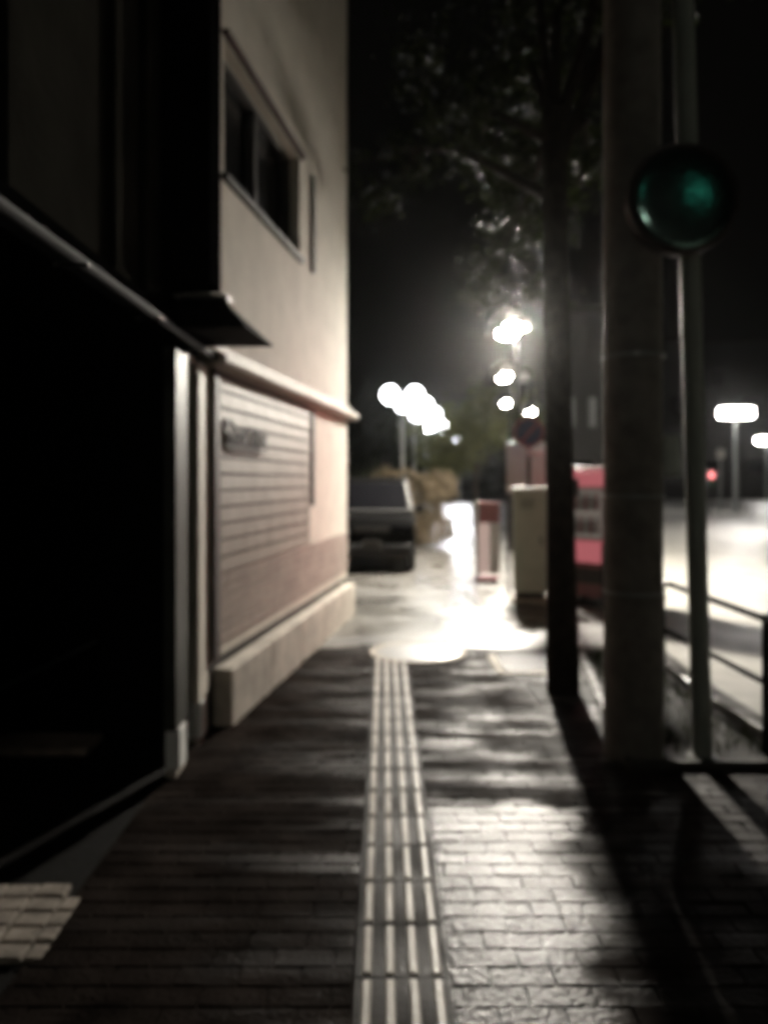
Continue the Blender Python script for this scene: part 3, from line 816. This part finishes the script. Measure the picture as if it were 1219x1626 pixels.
tag(hd.build('boundary_wall', M['farw'], bevel=0.04), 'long dark low wall closing off the far end of the bright road', 'wall')
sg = thing('pedestrian_signal', 'small pedestrian signal showing red far across the road', 'traffic signal', (14.9, 36, 0))
MB().tube([(0, 0.1, 0), (0, 0.1, 2.2)], 0.05, 10).build('pole', M['dsteel'], sg, smooth=True)
MB().box(-0.16, 0.16, -0.1, 0.1, 1.3, 2.05).build('housing', M['dsteel'], sg, bevel=0.02)
MB().box(-0.12, 0.12, -0.13, -0.102, 1.7, 1.98).build('red_lens', E['redsig'], sg, bevel=0.01)
MB().box(-0.12, 0.12, -0.13, -0.102, 1.36, 1.62).build('green_lens', mat('green lens', (0.05, 0.15, 0.07), 0.4), sg, bevel=0.01)
ws = thing('small_white_sign', 'small white sign plate on a grey post left of the wide lamp', 'road sign', (15.8, 37, 0))
MB().tube([(0, 0.06, 0), (0, 0.06, 3.2)], 0.05, 10).build('post', M['steel'], ws, smooth=True)
MB().box(-0.2, 0.2, 0, 0.02, 2.65, 3.05).build('plate', M['white'], ws, bevel=0.01)

# ================================================================= TREES
def tree(label, loc, H, th, crown, nleaf, ls, m, r=0.1, lean=(0, 0), seed=1, name='tree', group=None, limbs=9):
    """crown: list of (cx,cy,cz,rx,ry,rz) lobes, local"""
    rnd = random.Random(seed)
    t = thing(name, label, 'tree', loc, 0, group)
    tm = MB()
    top = Vector((lean[0], lean[1], th))
    tm.tube([(0, 0, -0.02), (lean[0] * .3, lean[1] * .3, th * .35), (lean[0] * .65, lean[1] * .65, th * .7), tuple(top)], [r * 1.25, r, r * .9, r * .8], 14)
    tips = []
    for i in range(limbs):
        c_ = crown[i % len(crown)]
        tgt = Vector((c_[0] + rnd.gauss(0, c_[3] * .45), c_[1] + rnd.gauss(0, c_[4] * .45), c_[2] + rnd.gauss(0, c_[5] * .4)))
        s0 = top * rnd.uniform(.85, 1.0)
        mid = (s0 + tgt) / 2 + Vector((rnd.uniform(-.15, .15), rnd.uniform(-.15, .15), rnd.uniform(.0, .3)))
        tm.tube([s0, mid, tgt], [r * .45, r * .28, r * .08], 7)
        tips += [mid, tgt]
        for k in range(4):
            q = tgt + Vector((rnd.gauss(0, c_[3] * .35), rnd.gauss(0, c_[4] * .35), rnd.gauss(0, c_[5] * .35)))
            tm.tube([mid.lerp(tgt, rnd.uniform(.2, .9)), q], [r * .14, r * .03], 5)
            tips.append(q)
    tm.build('trunk', M['bark'], t, smooth=True)
    lm = MB(); vs, fs = [], []
    ncl = max(12, nleaf // 45)
    for cidx in range(ncl):
        if rnd.random() < .5:
            cc = rnd.choice(tips)
        else:
            c_ = rnd.choice(crown)
            while True:
                u = Vector((rnd.uniform(-1, 1), rnd.uniform(-1, 1), rnd.uniform(-1, 1)))
                if .3 < u.length < 1: break
            cc = Vector((c_[0] + u.x * c_[3], c_[1] + u.y * c_[4], c_[2] + u.z * c_[5]))
        sp = rnd.uniform(1.5, 4.5) * ls
        for k in range(45):
            p = cc + Vector((rnd.gauss(0, sp), rnd.gauss(0, sp), rnd.gauss(0, sp * .8)))
            a = Vector((rnd.gauss(0, 1), rnd.gauss(0, 1), rnd.gauss(0, .6))).normalized()
            b = a.cross(Vector((rnd.gauss(0, 1), rnd.gauss(0, 1), rnd.gauss(0, 1)))).normalized()
            s = ls * rnd.uniform(.6, 1.2)
            o = len(vs)
            vs += [tuple(p - a * s), tuple(p + b * s * .45), tuple(p + a * s), tuple(p - b * s * .45)]
            fs.append((o, o + 1, o + 2, o + 3))
    lm.v, lm.f = vs, fs
    lm.build('crown', m, t)
    return t
tree('dark street tree whose trunk stands left of the utility pole, leaves overhead', (1.34, 5.9, 0.0), 7, 4.2,
     [(0.3, 0.0, 6.3, 1.0, 1.4, 1.3), (-0.2, 2.6, 5.9, 1.0, 1.6, 1.2), (0.05, 1.6, 4.7, 0.55, 0.9, 1.0), (0.9, 0.2, 6.6, 1.3, 1.5, 1.3)],
     24000, 0.038, M['leaf'], r=0.10, lean=(-0.16, -0.4), seed=3, name='street_tree', limbs=12)
tree('yellow green tree lit up beside the hooded lamps', (3.3, 28.5, 0), 5, 2.2,
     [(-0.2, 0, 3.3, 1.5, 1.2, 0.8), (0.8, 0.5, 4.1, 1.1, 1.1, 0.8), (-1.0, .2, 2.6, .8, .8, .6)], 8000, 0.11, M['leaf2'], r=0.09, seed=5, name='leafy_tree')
tree('dark tree behind the white globe lamps, next to the lit house', (-0.6, 40, 0), 7, 2.6,
     [(0, 0, 4.6, 2.2, 1.8, 1.9), (1.8, 0.5, 3.4, 1.6, 1.4, 1.3), (-1.5, 0, 3.6, 1.6, 1.4, 1.4)], 9000, 0.16, M['leafd'], r=0.14, seed=8, name='leafy_tree')
tree('dark tree below the row of white globes, in the middle of the view', (6.2, 76, 0), 6, 2.8,
     [(0, 0, 4.4, 3.6, 2.2, 2.0), (2.8, 0, 3.6, 2.4, 2.0, 1.7), (-2.8, 0, 3.6, 2.4, 2.0, 1.7)], 9000, 0.24, M['leafd'], r=0.13, seed=12, name='leafy_tree')
tree('dark tree where the footway ends, right of the white globe row', (12.5, 74, 0), 6, 2.6,
     [(0, 0, 4.2, 3.4, 2.0, 2.2), (2.6, 0, 3.4, 2.2, 2.0, 1.8), (-2.7, 0, 3.2, 2.2, 2.0, 1.8)], 9000, 0.24, M['leafd'], r=0.13, seed=14, name='leafy_tree')

def shrub(label, loc, lobes, n, ls, m, seed):
    rnd = random.Random(seed)
    t = thing('shrub', label, 'shrub', loc)
    sm = MB()
    for i in range(8):
        c_ = lobes[i % len(lobes)]
        sm.tube([(rnd.uniform(-.1, .1) + c_[0] * .3, rnd.uniform(-.1, .1), 0), (c_[0] * .7, c_[1] * .7, c_[2] * .6), (c_[0] + rnd.gauss(0, .2), c_[1] + rnd.gauss(0, .2), c_[2])], [.03, .02, .006], 6)
    sm.build('stems', M['bark'], t, smooth=True)
    vs, fs = [], []
    for i in range(n):
        c_ = rnd.choice(lobes)
        u = Vector((rnd.gauss(0, 1), rnd.gauss(0, 1), rnd.gauss(0, 1))).normalized() * rnd.uniform(.6, 1.03)
        k = 1 + .16 * math.sin(u.x * 7 + seed) * math.cos(u.z * 6)
        p = Vector((c_[0] + u.x * c_[3] * k, c_[1] + u.y * c_[4] * k, max(.03, c_[2] + u.z * c_[5] * k)))
        a = Vector((rnd.gauss(0, 1), rnd.gauss(0, 1), rnd.gauss(0, .6))).normalized()
        b = a.cross(Vector((rnd.gauss(0, 1), rnd.gauss(0, 1), rnd.gauss(0, 1)))).normalized()
        s = ls * rnd.uniform(.6, 1.2); o = len(vs)
        vs += [tuple(p - a * s), tuple(p + b * s * .5), tuple(p + a * s), tuple(p - b * s * .5)]
        fs.append((o, o + 1, o + 2, o + 3))
    lm = MB(); lm.v, lm.f = vs, fs
    lm.build('foliage', m, t)
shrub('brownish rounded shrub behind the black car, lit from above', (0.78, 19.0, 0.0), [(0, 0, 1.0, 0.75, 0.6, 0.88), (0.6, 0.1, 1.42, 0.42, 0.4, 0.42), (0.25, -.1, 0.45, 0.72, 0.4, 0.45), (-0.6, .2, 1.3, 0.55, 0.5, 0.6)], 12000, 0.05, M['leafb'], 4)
shrub('dark green shrub behind the car, against the lit house edge', (-0.75, 20.5, 0.0), [(0, 0, 0.9, 0.8, 0.6, 0.9), (0.5, 0.1, 1.3, 0.5, 0.5, 0.7)], 6000, 0.06, M['leafd'], 6)
# small plants in the bed
gp = MB(); rnd = random.Random(21)
for i in range(900):
    y = rnd.uniform(4.5, 7.1); x = rnd.uniform(1.42 + (y - 4.4) * .15, 2.2)
    if (x - 1.44) ** 2 + (y - 4.55) ** 2 < .045 or (x - 1.8) ** 2 + (y - 4.46) ** 2 < .01: continue
    a = rnd.uniform(0, 6.28); h = rnd.uniform(.05, .16); dx, dy = math.cos(a), math.sin(a)
    o = len(gp.v)
    gp.v += [(x - dy * .006, y + dx * .006, .028), (x + dy * .006, y - dx * .006, .028), (x + dx * h * .5, y + dy * h * .5, .028 + h)]
    gp.f.append((o, o + 1, o + 2))
tag(gp.build('ground_cover', M['leafd']), 'thin dark grass in the added dark bed', 'grass', kind='stuff')

# ================================================================= HAZE (added volume, gives the lamps their bloom)
hz_ = bpy.data.materials.new('night haze')
hz_.use_nodes = True
nt = hz_.node_tree
nt.nodes.remove(nt.nodes['Principled BSDF'])
pv = nt.nodes.new('ShaderNodeVolumePrincipled')
pv.inputs['Color'].default_value = (0.9, 0.9, 0.88, 1)
pv.inputs['Density'].default_value = 0.0004
pv.inputs['Anisotropy'].default_value = 0.95
nt.links.new(pv.outputs[0], nt.nodes['Material Output'].inputs['Volume'])
tag(MB().box(-52, 77, -27, 112, -1.0, 19).build('bloom_haze', hz_), kind='stuff')
